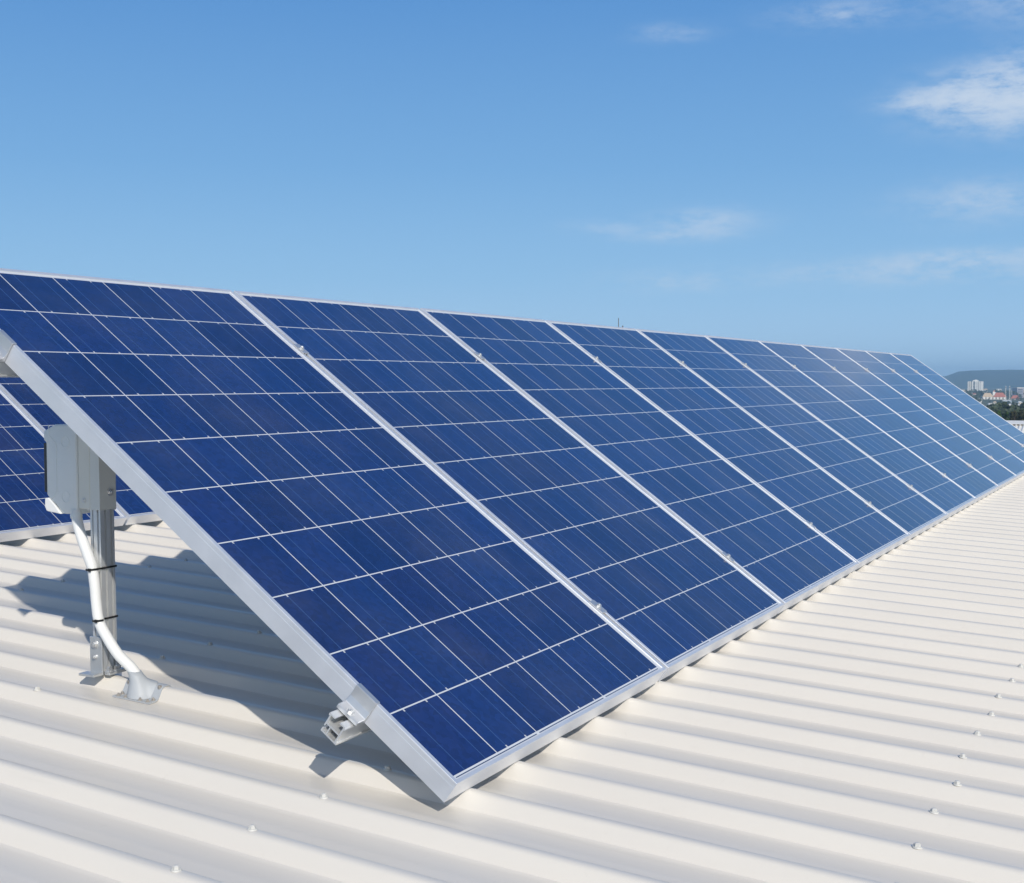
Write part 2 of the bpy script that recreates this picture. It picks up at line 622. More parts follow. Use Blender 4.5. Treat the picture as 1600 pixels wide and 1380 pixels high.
ORD = ['second', 'third', 'fourth', 'fifth', 'sixth', 'seventh', 'eighth', 'ninth', 'tenth']
g1 = 'blue solar panels in the long front row'
p0 = make_panel('nearest and largest blue solar panel, with its silver frame side facing the viewer', g1)
L0 = 0.0000
V0 = 0.0048
p0.location = pp(L0, V0)
for k in range(1, 11):
    lab = ('farthest and palest blue solar panel, closing the far end of the front row' if k == 10 else
           '%s blue solar panel from the near end of the long front row' % ORD[k - 1])
    dup(p0, pp(L0 + ROW * k + random.uniform(-0.001, 0.001), V0, random.uniform(-0.0012, 0.0008)), lab)
# the row behind
D2 = -2.86
R2 = WN * D2
g2 = 'blue solar panels in the row behind'
for (u, lab) in ((1.102, 'back row solar panel behind the grey isolator box at the left edge'),
                 (2.097, 'back row panel seen below the tilted edge of the nearest panel'),):
    o = dup(p0, pp(u, V0) + R2, lab)
    o['group'] = g2

# ------------------------------------------------------------------ mounting rails with clamps
def rail_mesh(length):
    mb_ = MB()
    # cross-section in (y, z), hung under the frames: two cavities, top T-slot, side slot
    H = 0.040
    w2 = 0.0185
    t = 0.003
    z1 = -FD - 0.0012
    z0 = z1 - H
    zm = z0 + 0.018
    for (ya, yb, za, zb) in ((-w2, w2, z0, z0 + t), (-w2, -w2 + t, z0 + t, z1), (w2 - t, w2, z0 + t, z0 + 0.007), (w2 - t, w2, z0 + 0.013, z1),
                             (-w2 + t, w2 - t, zm, zm + t), (-w2 + t, -0.006, z1 - t, z1), (0.006, w2 - t, z1 - t, z1),
                             (0.004, 0.0065, z0 + t, zm), (-w2 - 0.003, -w2, z0, z0 + 0.004), (-w2 - 0.003, -w2, z1 - 0.006, z1 - 0.002), (w2, w2 + 0.0025, z1 - 0.005, z1)):
        mb_.box(0, length, ya, yb, za, zb)
    return mb_


def bolt_mesh(r=0.0065, h=0.006, washer=True):
    mb_ = MB()
    if washer:
        mb_.cyl((0, 0, 0), (0, 0, 0.0015), r * 1.55, n=16)
    mb_.cyl((0, 0, 0.0015 if washer else 0), (0, 0, h), r, n=6)
    mb_.cyl((0, 0, h), (0, 0, h + 0.0015), r * 0.55, r * 0.45, n=8)
    return mb_


RAIL_L = 11 * ROW + 0.13
for (v, lab) in ((0.232, 'lower aluminium mounting rail poking out below the nearest corner of the front row'),
                 (1.345, 'upper aluminium mounting rail under the front row, at the left edge of the photo')):
    t = thing('mounting_rail', lab, 'rail', pp(-0.050, v), (TILT, 0, 0), 'mounting rails under the front row')
    rail_mesh(RAIL_L).build('channel', M_ALU, t)
    # end clamp on the outer frame side
    x = 0.050 + L0
    mbc = MB()
    poly = [(x - 0.029, -0.041), (x - 0.004, -0.041), (x - 0.0008, -0.041), (x - 0.0008, 0.0032), (x + 0.0085, 0.0032), (x + 0.0085, 0.0058),
            (x - 0.0038, 0.0058), (x - 0.0042, -0.018), (x - 0.009, -0.031), (x - 0.029, -0.033)]
    mbc.prism(poly, (1, 0, 0), (0, 0, 1), (0, 1, 0), -0.026, 0.026)
    ec = mbc.build('end_clamp', M_CLAMP, t, bevel=0.0012)
    bo = bolt_mesh().build('bolt', M_STEEL, ec, (x - 0.021, 0.0, -0.0335))
    # mid clamps over the gaps between panels
    mbc = MB()
    mbc.box(-0.0135, 0.0135, -0.022, 0.022, 0.0028, 0.0058)
    mbc.box(-0.0032, 0.0032, -0.022, 0.022, -0.040, 0.0026)
    mc0 = mbc.build('mid_clamp', M_CLAMP, t, bevel=0.0009)
    b0 = bolt_mesh(0.0062, 0.0065).build('bolt', M_STEEL, mc0, (0, 0, 0.0058))
    for k in range(1, 11):
        if k > 1:
            mc = mc0.copy()
            COL.objects.link(mc)
            mc.parent = t
            b1 = b0.copy()
            COL.objects.link(b1)
            b1.parent = mc
        else:
            mc = mc0
        mc.location = (0.050 + L0 + ROW * k - 0.008, random.uniform(-0.006, 0.006), 0)

# ------------------------------------------------------------------ support post
PU, PWW = 0.290, -1.100
PB = rp(PU, PWW)
tp = thing('support_post', 'slotted aluminium post holding up the near end of the front row', 'post', PB, (-0.012, 0, 0))
X0, X1, Y0, Y1 = -0.020, 0.022, -0.017, 0.015       # relative to PB
ptop = 0.665
poly = [(X0, Y0), (X0 + 0.012, Y0), (X0 + 0.012, Y0 + 0.007), (X0 + 0.018, Y0 + 0.007), (X0 + 0.018, Y0), (X1 - 0.012, Y0), (X1 - 0.012, Y0 + 0.007),
        (X1 - 0.006, Y0 + 0.007), (X1 - 0.006, Y0), (X1, Y0), (X1, Y1), (X0, Y1), (X0, Y1 - 0.006), (X0 + 0.005, Y1 - 0.006), (X0 + 0.005, Y1 - 0.010), (X0, Y1 - 0.010),
        (X0, Y0 + 0.011), (X0 + 0.007, Y0 + 0.011), (X0 + 0.007, Y0 + 0.005), (X0, Y0 + 0.005)]
mb = MB()
mb.prism(poly, (1, 0, 0), (0, 1, 0), (0, 0, 1), 0.012, ptop)
mb.build('post_profile', M_ALU, tp)
mb = MB()
mb.box(X0 - 0.004, X1 + 0.004, Y0 - 0.0035, Y0 - 0.0005, 0.385, 0.700)
mb.box(X0 - 0.0035, X0 - 0.0005, Y0 - 0.0005, Y1 + 0.008, 0.385, 0.700)
mb.box(X1 + 0.0005, X1 + 0.0035, Y0 - 0.0005, Y1 + 0.008, 0.385, 0.700)
sl = mb.build('sleeve_bracket', M_SLEEVE, tp, bevel=0.0008)
bt = bolt_mesh(0.006, 0.006)
bo = bt.build('bolt', M_STEEL, sl, (X0 + 0.028, Y0 - 0.0036, 0.425))
bo.rotation_euler = (R(90), 0, 0)
# foot bracket: upright plate with two bolts, foot reaching back along the crest
mb = MB()
mb.box(X0 - 0.0075, X0 - 0.0025, Y0 - 0.002, Y1 + 0.004, 0.004, 0.092)
mb.box(X0 - 0.034, X0 - 0.0075, Y0 - 0.002, Y1 + 0.014, 0.004, 0.010)
mb.box(X0 - 0.0025, X1 + 0.020, Y0 - 0.020, Y0 - 0.004, 0.004, 0.012)
mb.box(X1 + 0.0025, X1 + 0.0075, Y0 - 0.004, Y1 + 0.006, 0.004, 0.060)
fb = mb.build('foot_bracket', M_GALV, tp, bevel=0.0012)
for z in (0.074, 0.045):
    o = bolt_mesh(0.0065 if z > 0.06 else 0.004, 0.007).build('bolt', M_STEEL, fb, (X0 - 0.0075, 0.002, z))
    o.rotation_euler = (0, R(-90), 0)
for dx in (0.004, 0.028):
    bolt_mesh(0.0075, 0.010).build('bolt', M_STEEL, fb, (X0 + dx, Y0 - 0.012, 0.012))

# ------------------------------------------------------------------ isolator box
BX = PB.x + X0 - 0.006
tb = thing('isolator_box', 'pale grey electrical isolator box fixed to the support post', 'electrical box', (BX, 1.179, 0.383))
# enclosure: side outline in (y, z) with chamfered corners, y to the back
poly = [(0.000, 0.000), (0.048, 0.000), (0.066, 0.020), (0.084, 0.030), (0.098, 0.042), (0.098, 0.165), (0.106, 0.170), (0.106, 0.192), (0.070, 0.208), (0.000, 0.208)]
mb = MB()
mb.prism(poly, (0, 1, 0), (0, 0, 1), (1, 0, 0), -0.004, 0.120)
en = mb.build('enclosure', M_BOX, tb, bevel=0.004, smooth=50)
mb = MB()
path = [(0.088, 0.206), (0.086, 0.182), (0.064, 0.162), (0.064, 0.050), (0.080, 0.034)]
for (a, b_) in zip(path, path[1:]):
    mb.tube([(-0.0042, a[0], a[1]), (-0.0042, b_[0], b_[1])], 0.0011, 8)
mb.build('seam', M_BOX, en)
for (y, z) in ((0.034, 0.168), (0.034, 0.040)):
    ring = MB()
    pts = [(-0.0042, y + 0.013 * math.cos(i * math.pi / 12), z + 0.013 * math.sin(i * math.pi / 12)) for i in range(25)]
    ring.tube(pts, 0.0008, 6)
    ring.build('knockout', M_BOX, en)
MB().box(-0.001, 0.112, 0.0985, 0.1085, 0.048, 0.164).build('lid', M_LIDS, tb, bevel=0.001)
mb = MB()
mb.prism([(0.050, -0.001), (0.096, 0.004), (0.102, 0.014), (0.101, 0.034), (0.090, 0.036), (0.070, 0.020)], (0, 1, 0), (0, 0, 1), (1, 0, 0), -0.007, 0.110)
mb.build('latch', M_PIPE, tb, bevel=0.002)
mb = MB()
mb.box(0.001, 0.060, -0.037, -0.001, 0.014, 0.230)
bbx = mb.build('back_box', M_BOXB, tb, bevel=0.002)
o = bolt_mesh(0.004, 0.003).build('screw', M_STEEL, bbx, (0.001, -0.018, 0.034))
o.rotation_euler = (0, R(-90), 0)

# ------------------------------------------------------------------ conduit, cable ties, roof flashing
CX = PB.x + X0 - 0.0145


def smooth_path(P, n_=10):
    P = [Vector(p) for p in P]
    P = [P[0] * 2 - P[1]] + P + [P[-1] * 2 - P[-2]]
    o_ = []
    for i in range(1, len(P) - 2):
        a, b_, c, d = P[i - 1:i + 3]
        for j in range(n_):
            t = j / n_
            o_.append(0.5 * ((2 * b_) + (c - a) * t + (2 * a - 5 * b_ + 4 * c - d) * t * t + (3 * b_ - a - 3 * c + d) * t ** 3))
    o_.append(P[-2])
    return o_


FL = rp(0.270, -0.964, 0.0)
pts = [(CX + 0.012, 1.190, 0.392), (CX + 0.010, 1.183, 0.365), (CX + 0.004, 1.164, 0.330), (CX, 1.140, 0.290), (CX, 1.1275, 0.262), (CX, 1.1205, 0.225),
       (CX, 1.1160, 0.180), (CX, 1.1085, 0.141), (CX + 0.001, 1.090, 0.112), (CX + 0.003, 1.054, 0.070), (FL.x - 0.002, FL.y + 0.026, 0.036), (FL.x, FL.y, -0.002)]
cn = MB().tube(smooth_path(pts), 0.0122, 18).build('conduit', M_PIPE, smooth=60)
tag(cn, 'white plastic conduit curving from the isolator box down to the roof', 'conduit')
mb = MB().cyl((CX + 0.0115, 1.1895, 0.3840), (CX + 0.0108, 1.187, 0.376), 0.0135, 0.0135, 16)
mb.build('gland', M_BOX, cn, smooth=40)
for (zt, yc, lab) in ((0.260, 1.1275, 'upper black cable tie strapping the white conduit to the post'),
                      (0.144, 1.1093, 'lower black cable tie strapping the white conduit to the post')):
    # loop round conduit and post
    lp = []
    for i in range(13):
        an = R(90 + 15 * i)
        lp.append((CX + 0.0136 * math.cos(an), yc + 0.0136 * math.sin(an)))
    py = PB.y + 0.012 * zt
    lp = [(PB.x + X1 + 0.002, py + Y1 + 0.002)] + lp + [(PB.x + X0 + 0.002, py + Y0 - 0.0018), (PB.x + X1 + 0.002, py + Y0 - 0.0018)]
    mb = MB()
    m_ = len(lp)
    cxm = sum(p[0] for p in lp) / m_
    cym = sum(p[1] for p in lp) / m_
    Vv = []
    for (dz, ex) in ((-0.0022, 0.0), (0.0022, 0.0), (0.0022, 0.0014), (-0.0022, 0.0014)):
        for (x, y) in lp:
            d = Vector((x - cxm, y - cym)).normalized()
            Vv.append((x + d.x * ex, y + d.y * ex, zt + dz - (y - yc) * 0.10))
    Ff = []
    for r in range(4):
        r2 = (r + 1) % 4
        for i in range(m_):
            j = (i + 1) % m_
            Ff.append((r * m_ + i, r * m_ + j, r2 * m_ + j, r2 * m_ + i))
    mb.add(Vv, Ff)
    ct = mb.build('cable_tie', M_TIE)
    tag(ct, lab, 'cable tie', 'cable ties on the post')
    MB().box(CX - 0.0165, CX - 0.0140, yc - 0.010, yc - 0.003, zt - 0.003, zt + 0.004).build('tie_head', M_TIE, ct)

# flashing draped over a rib
tf = thing('pipe_flashing', 'grey rubber pipe flashing screwed over a roof rib where the conduit ends', 'flashing', rp(0.270, -0.964))


def drape(u, w, off):
    return rp(u, w, rib_z(u, w) + off) - tf.location


mb = MB()
NU, NW = 26, 12
ua, ub, wa, wb = 0.234, 0.330, -1.020, -0.908
Vv = [drape(ua + (ub - ua) * i / NU, wa + (wb - wa) * j / NW, 0.0035) for j in range(NW + 1) for i in range(NU + 1)]
Ff = [(j * (NU + 1) + i, j * (NU + 1) + i + 1, (j + 1) * (NU + 1) + i + 1, (j + 1) * (NU + 1) + i) for j in range(NW) for i in range(NU)]
nb = len(Vv)
Vv += [drape(ua + (ub - ua) * i / NU, wa + (wb - wa) * j / NW, 0.0006) for j in range(NW + 1) for i in range(NU + 1)]
ring = [i for i in range(NU + 1)] + [j * (NU + 1) + NU for j in range(1, NW + 1)] + [NW * (NU + 1) + i for i in range(NU - 1, -1, -1)] + [j * (NU + 1) for j in range(NW - 1, 0, -1)]
for i in range(len(ring)):
    a, b_ = ring[i], ring[(i + 1) % len(ring)]
    Ff.append((a, b_, nb + b_, nb + a))
mb.add(Vv, Ff)
fl = mb.build('base_plate', M_RUBBER, tf, smooth=40)
mb = MB()
ax = (Vector(pts[-2]) - Vector(pts[-1])).normalized()
c0 = rp(0.270, -0.964, 0.0)
NRING = 28
prev = None
Vv, Ff = [], []
for (r_, up_, bl) in ((0.0345, 0.0, 0.0), (0.0335, 0.003, 0.0), (0.030, 0.006, 0.25), (0.0255, 0.011, 0.6), (0.0200, 0.019, 0.9), (0.0170, 0.030, 1.0), (0.0155, 0.040, 1.0), (0.0120, 0.0405, 1.0)):
    for k in range(NRING):
        an = 2 * math.pi * k / NRING
        uu, ww = 0.270 + r_ * math.cos(an), -0.964 + r_ * math.sin(an)
        low = rp(uu, ww, rib_z(uu, ww) + 0.0040)
        hi = rp(uu, ww, -0.004) if bl < 1 else rp(uu, ww, -0.004)
        p = low.lerp(hi, bl) + ax * up_
        Vv.append(p - tf.location)
nr_ = len(Vv) // NRING
for j in range(nr_ - 1):
    for k in range(NRING):
        k2 = (k + 1) % NRING
        Ff.append((j * NRING + k, j * NRING + k2, (j + 1) * NRING + k2, (j + 1) * NRING + k))
mb.add(Vv, Ff)
mb.build('boot', M_RUBBER, tf, smooth=70)
sc_ = bolt_mesh(0.0034, 0.0050)
fs = None
for (u, w) in [(ua + 0.007, wa + 0.012 + 0.022 * i) for i in range(5)] + [(ua + 0.022, wb - 0.009), (ua + 0.042, wb - 0.009), (ub - 0.02, wb - 0.009), (ua + 0.022, wa + 0.009), (ua + 0.042, wa + 0.009)]:
    if fs is None:
        fs = sc_.build('screw', M_WSCR, tf)
        o = fs
    else:
        o = fs.copy()
        COL.objects.link(o)
        o.parent = tf
    e = 0.002
    o.location = drape(u, w, 0.0036)
    du = Vector(drape(u + e, w, 0)) - Vector(drape(u - e, w, 0))
    o.rotation_euler = du.cross(-WN).to_track_quat('Z', 'Y').to_euler() if du.cross(-WN).z > 0 else du.cross(WN).to_track_quat('Z', 'Y').to_euler()

# ------------------------------------------------------------------ antenna mast behind the array
def at(px, py, d):
    """a far place given by its bearing on the photo (1600 wide) and its depth in metres"""
    return CAM + (FWD + RGT * ((px - 800) / 1969.4) + UPV * ((690 - py) / 1969.4)) * d


M_DARK = simple('dark_mast_metal', (0.17, 0.18, 0.20), 0.5, 0.3)
a0 = at(966.5, 510, 60)
ta = thing('antenna_mast', 'thin dark antenna mast poking above the top edge of the front row', 'antenna', (a0.x, a0.y, -8.0))
hh = at(966.5, 497, 60).z + 8.0
MB().cyl((0, 0, 0), (0, 0, hh), 0.045, 0.02, 8).build('pole', M_DARK, ta)
br = MB()
br.cyl((0.0, 0.0, hh - 0.47), (0.22, -0.12, hh - 0.46), 0.015, n=6)
br.cyl((0.22, -0.12, hh - 0.50), (0.22, -0.12, hh - 0.36), 0.03, n=6)
br.build('crossarm', M_DARK, ta)

# ------------------------------------------------------------------ land, hills and town
def ground_z(x, y):
    r = math.hypot(x, y)
    if r < 140:
        return -8.2
    if r < 450:
        t = (r - 140) / 310
        return -8.2 - 8.0 * t * t * (3 - 2 * t)
    if r < 1100:
        t = (r - 450) / 650
        return -16.2 - 8.5 * t * t * (3 - 2 * t)
    return -24.7 + 1.2 * math.sin(x * 0.004) * math.sin(y * 0.0037 + 1)


def land_material():
    m_, q, b = mat('dry_grass_land')
    tc = q.n('ShaderNodeTexCoord')
    n_a = q.noise(tc.outputs['Object'], 0.012, 6.0, 0.65)
    n_b = q.noise(tc.outputs['Object'], 0.15, 4.0, 0.6)
    c = q.mix(q.ramp(n_a, 0.35, 0.65), (0.045, 0.065, 0.025), (0.12, 0.115, 0.07))
    c = q.mix(q.ramp(n_b, 0.55, 0.75), c, (0.035, 0.05, 0.022))
    q.put(b.inputs['Base Color'], c)
    b.inputs['Roughness'].default_value = 0.95
    return m_


M_LAND = land_material()
radii = [0, 20, 60, 100, 140, 180, 230, 290, 350, 450, 560, 680, 800, 950, 1100, 1400, 1800, 2400, 3200, 4200, 5500, 7000, 9000]
NA = 72
Vv = [(0, 0, ground_z(0, 0))]
for r in radii[1:]:
    for i in range(NA):
        x, y = r * math.cos(2 * math.pi * i / NA), r * math.sin(2 * math.pi * i / NA)
        Vv.append((x, y, ground_z(x, y)))
Ff = [(0, 1 + i, 1 + (i + 1) % NA) for i in range(NA)]
for j in range(len(radii) - 2):
    for i in range(NA):
        a, b_ = 1 + j * NA + i, 1 + j * NA + (i + 1) % NA
        Ff.append((a, a + NA, b_ + NA, b_))
mb = MB().add(Vv, Ff)
gnd = mb.build('ground', M_LAND, smooth=180, fix=True)
tag(gnd, 'low green land around and below the buildings', 'ground', kind='structure')


def forest_material(name, lo, hi, scale):
    m_, q, b = mat(name)
    tc = q.n('ShaderNodeTexCoord')
    nf = q.noise(tc.outputs['Object'], scale, 5.0, 0.7)
    q.put(b.inputs['Base Color'], q.mix(q.ramp(nf, 0.3, 0.7), lo, hi))
    b.inputs['Roughness'].default_value = 0.95
    b.inputs['Specular IOR Level'].default_value = 0.1
    return m_


# hills: a long wooded range about six kilometres off; heights by bearing from +X
M_HILL = forest_material('wooded_hills', (0.022, 0.034, 0.018), (0.06, 0.075, 0.04), 0.012)


def hill_h(deg):
    """crest height above camera level, metres, at 6.2 km, for a bearing left of +X in degrees"""
    K = [(-60, 40), (-30, 60), (-12, 72), (0, 60), (3, 56), (5.8, 54), (7.3, 53), (8.3, 50.5), (8.8, 47), (9.0, 36), (9.25, 26), (9.6, 20), (11, 8), (14, -10), (20, -16), (40, 5), (70, 20)]
    for (a, ha), (b_, hb) in zip(K, K[1:]):
        if a <= deg <= b_:
            return ha + (hb - ha) * (deg - a) / (b_ - a)
    return 0


mb = MB()
NB = 520
Vv = []
rows = [(5000, 0.0), (5350, 0.32), (5700, 0.62), (6000, 0.88), (6250, 1.0), (6700, 0.8), (7400, 0.0)]
rnd = random.Random(3)
for i in range(NB + 1):
    dg = -60 + 130 * i / NB
    h0 = hill_h(dg)
    for (r, t) in rows:
        wob = 5.0 * math.sin(dg * 3.1 + r * 0.01) + 3.0 * math.sin(dg * 7.7 + r * 0.023) if 0 < t < 0.95 else 0
        z = -27 + (h0 + 27) * t + wob * (0.3 if t > 0.8 else 1) + rnd.uniform(-1.2, 1.2) * (1 if t > 0 else 0)
        Vv.append((r * math.cos(R(dg)), r * math.sin(R(dg)), z))
m_ = len(rows)
Ff = [(i * m_ + j, (i + 1) * m_ + j, (i + 1) * m_ + j + 1, i * m_ + j + 1) for i in range(NB) for j in range(m_ - 1)]
hl = mb.add(Vv, Ff).build('hills', M_HILL, smooth=180)
tag(hl, 'long flat topped blue wooded hill range on the horizon', 'hills', kind='structure')

M_WHITE = simple('white_render', (0.86, 0.83, 0.76), 0.8, var=0.05, scale=0.2)
M_CREAM = simple('cream_render', (0.74, 0.65, 0.51), 0.8, var=0.06, scale=0.2)
M_GREYB = simple('grey_violet_render', (0.40, 0.40, 0.46), 0.8, var=0.06, scale=0.2)
M_TAUPE = simple('taupe_render', (0.36, 0.31, 0.27), 0.8, var=0.06, scale=0.2)
M_RED = simple('red_roof_tiles', (0.43, 0.15, 0.10), 0.8, var=0.15, scale=0.6)
M_TAN = simple('tan_roof_tiles', (0.55, 0.42, 0.28), 0.8, var=0.15, scale=0.6)
M_WIN = simple('dark_window_glass', (0.06, 0.08, 0.10), 0.15, var=0.2, scale=0.5)
M_BLUEB = simple('pale_blue_sheet', (0.50, 0.58, 0.66), 0.6, var=0.05)
M_WROOF = simple('white_sheet_roof', (0.78, 0.765, 0.72), 0.5, var=0.04)


def face_rot(p, yaw=0.0):
    """rotation about Z that turns a building's -Y front to the viewer"""
    d = Vector((CAM.x - p.x, CAM.y - p.y))
    return math.atan2(d.y, d.x) + math.pi / 2 + R(yaw)


def building(name, label, cat, px0, px1, ytop, ybase, d, wall, yaw=0.0, depth=None, group=None):
    """an empty at the ground under the building's front; returns it with width, height, lift of the visible base"""
    mid = (px0 + px1) / 2
    p = at(mid, ybase, d)
    gz = ground_z(p.x, p.y) - 0.5
    w_ = (px1 - px0) / 1969.4 * d / max(0.6, math.cos(R(yaw)))
    top = at(mid, ytop, d).z
    t = thing(name, label, cat, (p.x, p.y, gz), (0, 0, face_rot(p, yaw)), group)
    return t, w_, top - gz, p.z - gz


def hip_roof(w_, dp, z0, h, over=0.4, ridge=0.5):
    mb_ = MB()
    x0, x1, y0, y1 = -w_ / 2 - over, w_ / 2 + over, -over, dp + over
    rx = (x1 - x0) * ridge / 2
    ym = (y0 + y1) / 2
    P = [(x0, y0, z0), (x1, y0, z0), (x1, y1, z0), (x0, y1, z0), (-rx, ym, z0 + h), (rx, ym, z0 + h)]
    mb_.add(P, [(0, 1, 5, 4), (1, 2, 5), (2, 3, 4, 5), (3, 0, 4), (3, 2, 1, 0)])
    return mb_


# white tower block
t, w_, h, lift = building('tower_block', 'white multi storey tower block with dark window strips against the blue hill', 'building', 1512.5, 1533, 596, 613, 2600, None, yaw=-10)
MB().box(-w_ / 2, w_ / 2, 0, 20, 0, h).build('wall', M_WHITE, t)
mb = MB()
mb.box(-w_ * 0.16, w_ * 0.20, 2, 14, h, h + 2.0)
mb.add([(-w_ * 0.12, 2, h + 2.0), (w_ * 0.16, 2, h + 2.0), (w_ * 0.16, 14, h + 2), (-w_ * 0.12, 14, h + 2), (w_ * 0.02, 2, h + 3.6), (w_ * 0.02, 14, h + 3.6)],
       [(0, 1, 4), (2, 3, 5), (1, 2, 5, 4), (3, 0, 4, 5)])
mb.build('roof_house', M_WHITE, t)
for (a, b_) in ((-0.27, -0.20), (-0.10, 0.03), (0.15, 0.18), (0.26, 0.30), (0.38, 0.41), (-0.41, -0.38)):
    ws = MB()
    for fl_ in range(9):
        z = h - 2.6 - fl_ * 3.0
        ws.box(w_ * a, w_ * b_, -0.15, 0.1, z, z + 2.3)
    ws.build('window_strip', M_WIN, t)
for fl_ in range(9):
    z = h - 3.1 - fl_ * 3.0
    if z > 4:
        MB().box(-w_ * 0.37, -w_ * 0.28, -1.2, -0.02, z, z + 0.9).build('balcony', M_CREAM, t)

# apartment row: white columns under a tan and red hip roof
t, w_, h, lift = building('apartment_block', 'long white apartment block with columns under a tan and red hipped roof', 'building', 1536, 1571, 620.5, 631, 1700, None, yaw=8)
MB().box(-w_ / 2, w_ / 2, 0.6, 11, 0, h).build('wall', M_TAUPE, t)
for i in range(7):
    x = -w_ / 2 + w_ * (i + 0.25) / 7
    MB().box(x, x + w_ * 0.075, -0.6, 0.55, 0, h).build('column', M_WHITE, t)
for zf in (0.22, 0.55, 0.85):
    MB().box(-w_ / 2, w_ / 2, -0.25, 0.58, h - 8.0 + 8 * zf, h - 8.0 + 8 * zf + 0.5).build('floor_slab', M_WHITE, t)
hip_roof(w_ * 0.46, 11, h, 5.4).build('roof', M_TAN, t, (-w_ * 0.26, 0, 0.02))
hip_roof(w_ * 0.54, 13, h, 5.9).build('roof', M_RED, t, (w_ * 0.24, -0.5, 0.01))
MB().box(-w_ * 0.05, w_ * 0.03, 3, 6, h + 2, h + 7.2).build('roof_house', M_WHITE, t)

# grey block at the right edge
t, w_, h, lift = building('office_block', 'grey violet office block with a brown end wall at the right edge of the photo', 'building', 1590, 1612, 606.5, 626, 1900, None, yaw=24)
MB().box(-w_ / 2, w_ / 2, 0, 18, 0, h).build('wall', M_GREYB, t)
MB().box(-w_ * 0.1, w_ / 2, -0.5, -0.01, 0, h - 2.5).build('end_wall', M_TAUPE, t)
MB().box(-w_ / 2 - 0.4, w_ / 2 + 0.4, -0.7, 18.4, h, h + 0.8).build('parapet', M_WHITE, t)
for fl_ in range(5):
    MB().box(-w_ * 0.46, -w_ * 0.14, -0.2, -0.01, h - 3.4 - 3.2 * fl_, h - 1.9 - 3.2 * fl_).build('window', M_WIN, t)
for fl_ in range(5):
    MB().box(w_ * 0.04, w_ * 0.40, -0.7, -0.51, h - 5.0 - 3.2 * fl_, h - 3.6 - 3.2 * fl_).build('window', M_WIN, t)


def house(label, px0, px1, yeave, ybase, d, wallm, roofm, rise, yaw, cat='house'):
    t_, w2, h2, lf = building('house' if cat == 'house' else 'low_building', label, cat, px0, px1, yeave, ybase, d, None, yaw)
    dp = max(7, w2 * 0.7)
    MB().box(-w2 / 2, w2 / 2, 0, dp, 0, h2).build('wall', wallm, t_)
    if rise > 0:
        hip_roof(w2, dp, h2 + 0.01, rise).build('roof', roofm, t_)
    else:
        MB().box(-w2 / 2 - 0.3, w2 / 2 + 0.3, -0.3, dp + 0.3, h2, h2 + 0.4).build('roof', roofm, t_)
    nw = max(2, int(w2 / 4))
    for i in range(nw):
        x = -w2 / 2 + w2 * (i + 0.3) / nw
        MB().box(x, x + w2 * 0.4 / nw, -0.12, 0.05, h2 - 2.3, h2 - 0.9).build('window', M_WIN, t_)
    return t_


house('cream flat roofed low building left of the white tower', 1498, 1511.5, 609.5, 615, 2300, M_CREAM, M_WHITE, 0, 10, 'building')
house('small white building at the right foot of the tower', 1536, 1542, 609, 616, 2450, M_WHITE, M_TAN, 2, -10, 'building')
house('narrow white house just left of the apartment block with columns', 1527, 1533, 624, 631, 1500, M_WHITE, M_WROOF, 1.2, -8)
house('house with a low red roof between the twin masts and the office block', 1580, 1591.5, 622.5, 627, 1650, M_TAUPE, M_RED, 4.0, -6)
house('pale blue low shed right of the apartment block', 1566, 1580, 626, 631, 1450, M_BLUEB, M_WROOF, 0.8, 4, 'shed')
house('white roofed house in front of the apartment block, among trees', 1545, 1553, 632.5, 636, 1150, M_CREAM, M_WROOF, 1.4, 12)
house('long white roofed shed among the trees below the twin masts', 1573, 1588, 633.5, 637.5, 1050, M_CREAM, M_WROOF, 1.2, -5, 'shed')
house('tiny white house lowest on the slope beside the array edge', 1539.5, 1543.5, 637.5, 641, 900, M_WHITE, M_WROOF, 0.9, 6)
house('small tan house between the white roofed house and the long shed', 1560, 1566, 633, 638, 1000, M_CREAM, M_TAN, 1.2, 0)
house('white house far up the slope above the apartment roof', 1552, 1558, 612, 617, 2200, M_WHITE, M_RED, 2.2, 5)

house('small white cottage beside the left foot of the masts', 1563.5, 1567.5, 633, 636, 1250, M_WHITE, M_RED, 1.2, -12)
house('small cream cottage low among the trees near the right edge of the photo', 1592, 1597, 629, 632.5, 1300, M_CREAM, M_WROOF, 1.2, 14)
house('white cottage just under the columns of the apartment block', 1552, 1556, 629, 632.5, 1400, M_WHITE, M_TAN, 1.4, -5)

house('cream red roofed house left of the apartment block, under the tower', 1520.5, 1526, 616, 620, 2000, M_CREAM, M_RED, 1.8, 8)
house('white flat roofed building between the tower and the twin masts, on the skyline', 1557, 1564, 608, 613, 2500, M_WHITE, M_WROOF, 0, -6, 'building')
house('pale flat roofed building just left of the office block, on the skyline', 1581, 1588, 610, 616, 2400, M_CREAM, M_WROOF, 0, 6, 'building')
house('white shed low on the slope below the office block', 1590, 1599, 633.5, 637, 1020, M_WHITE, M_WROOF, 1.0, -3, 'shed')

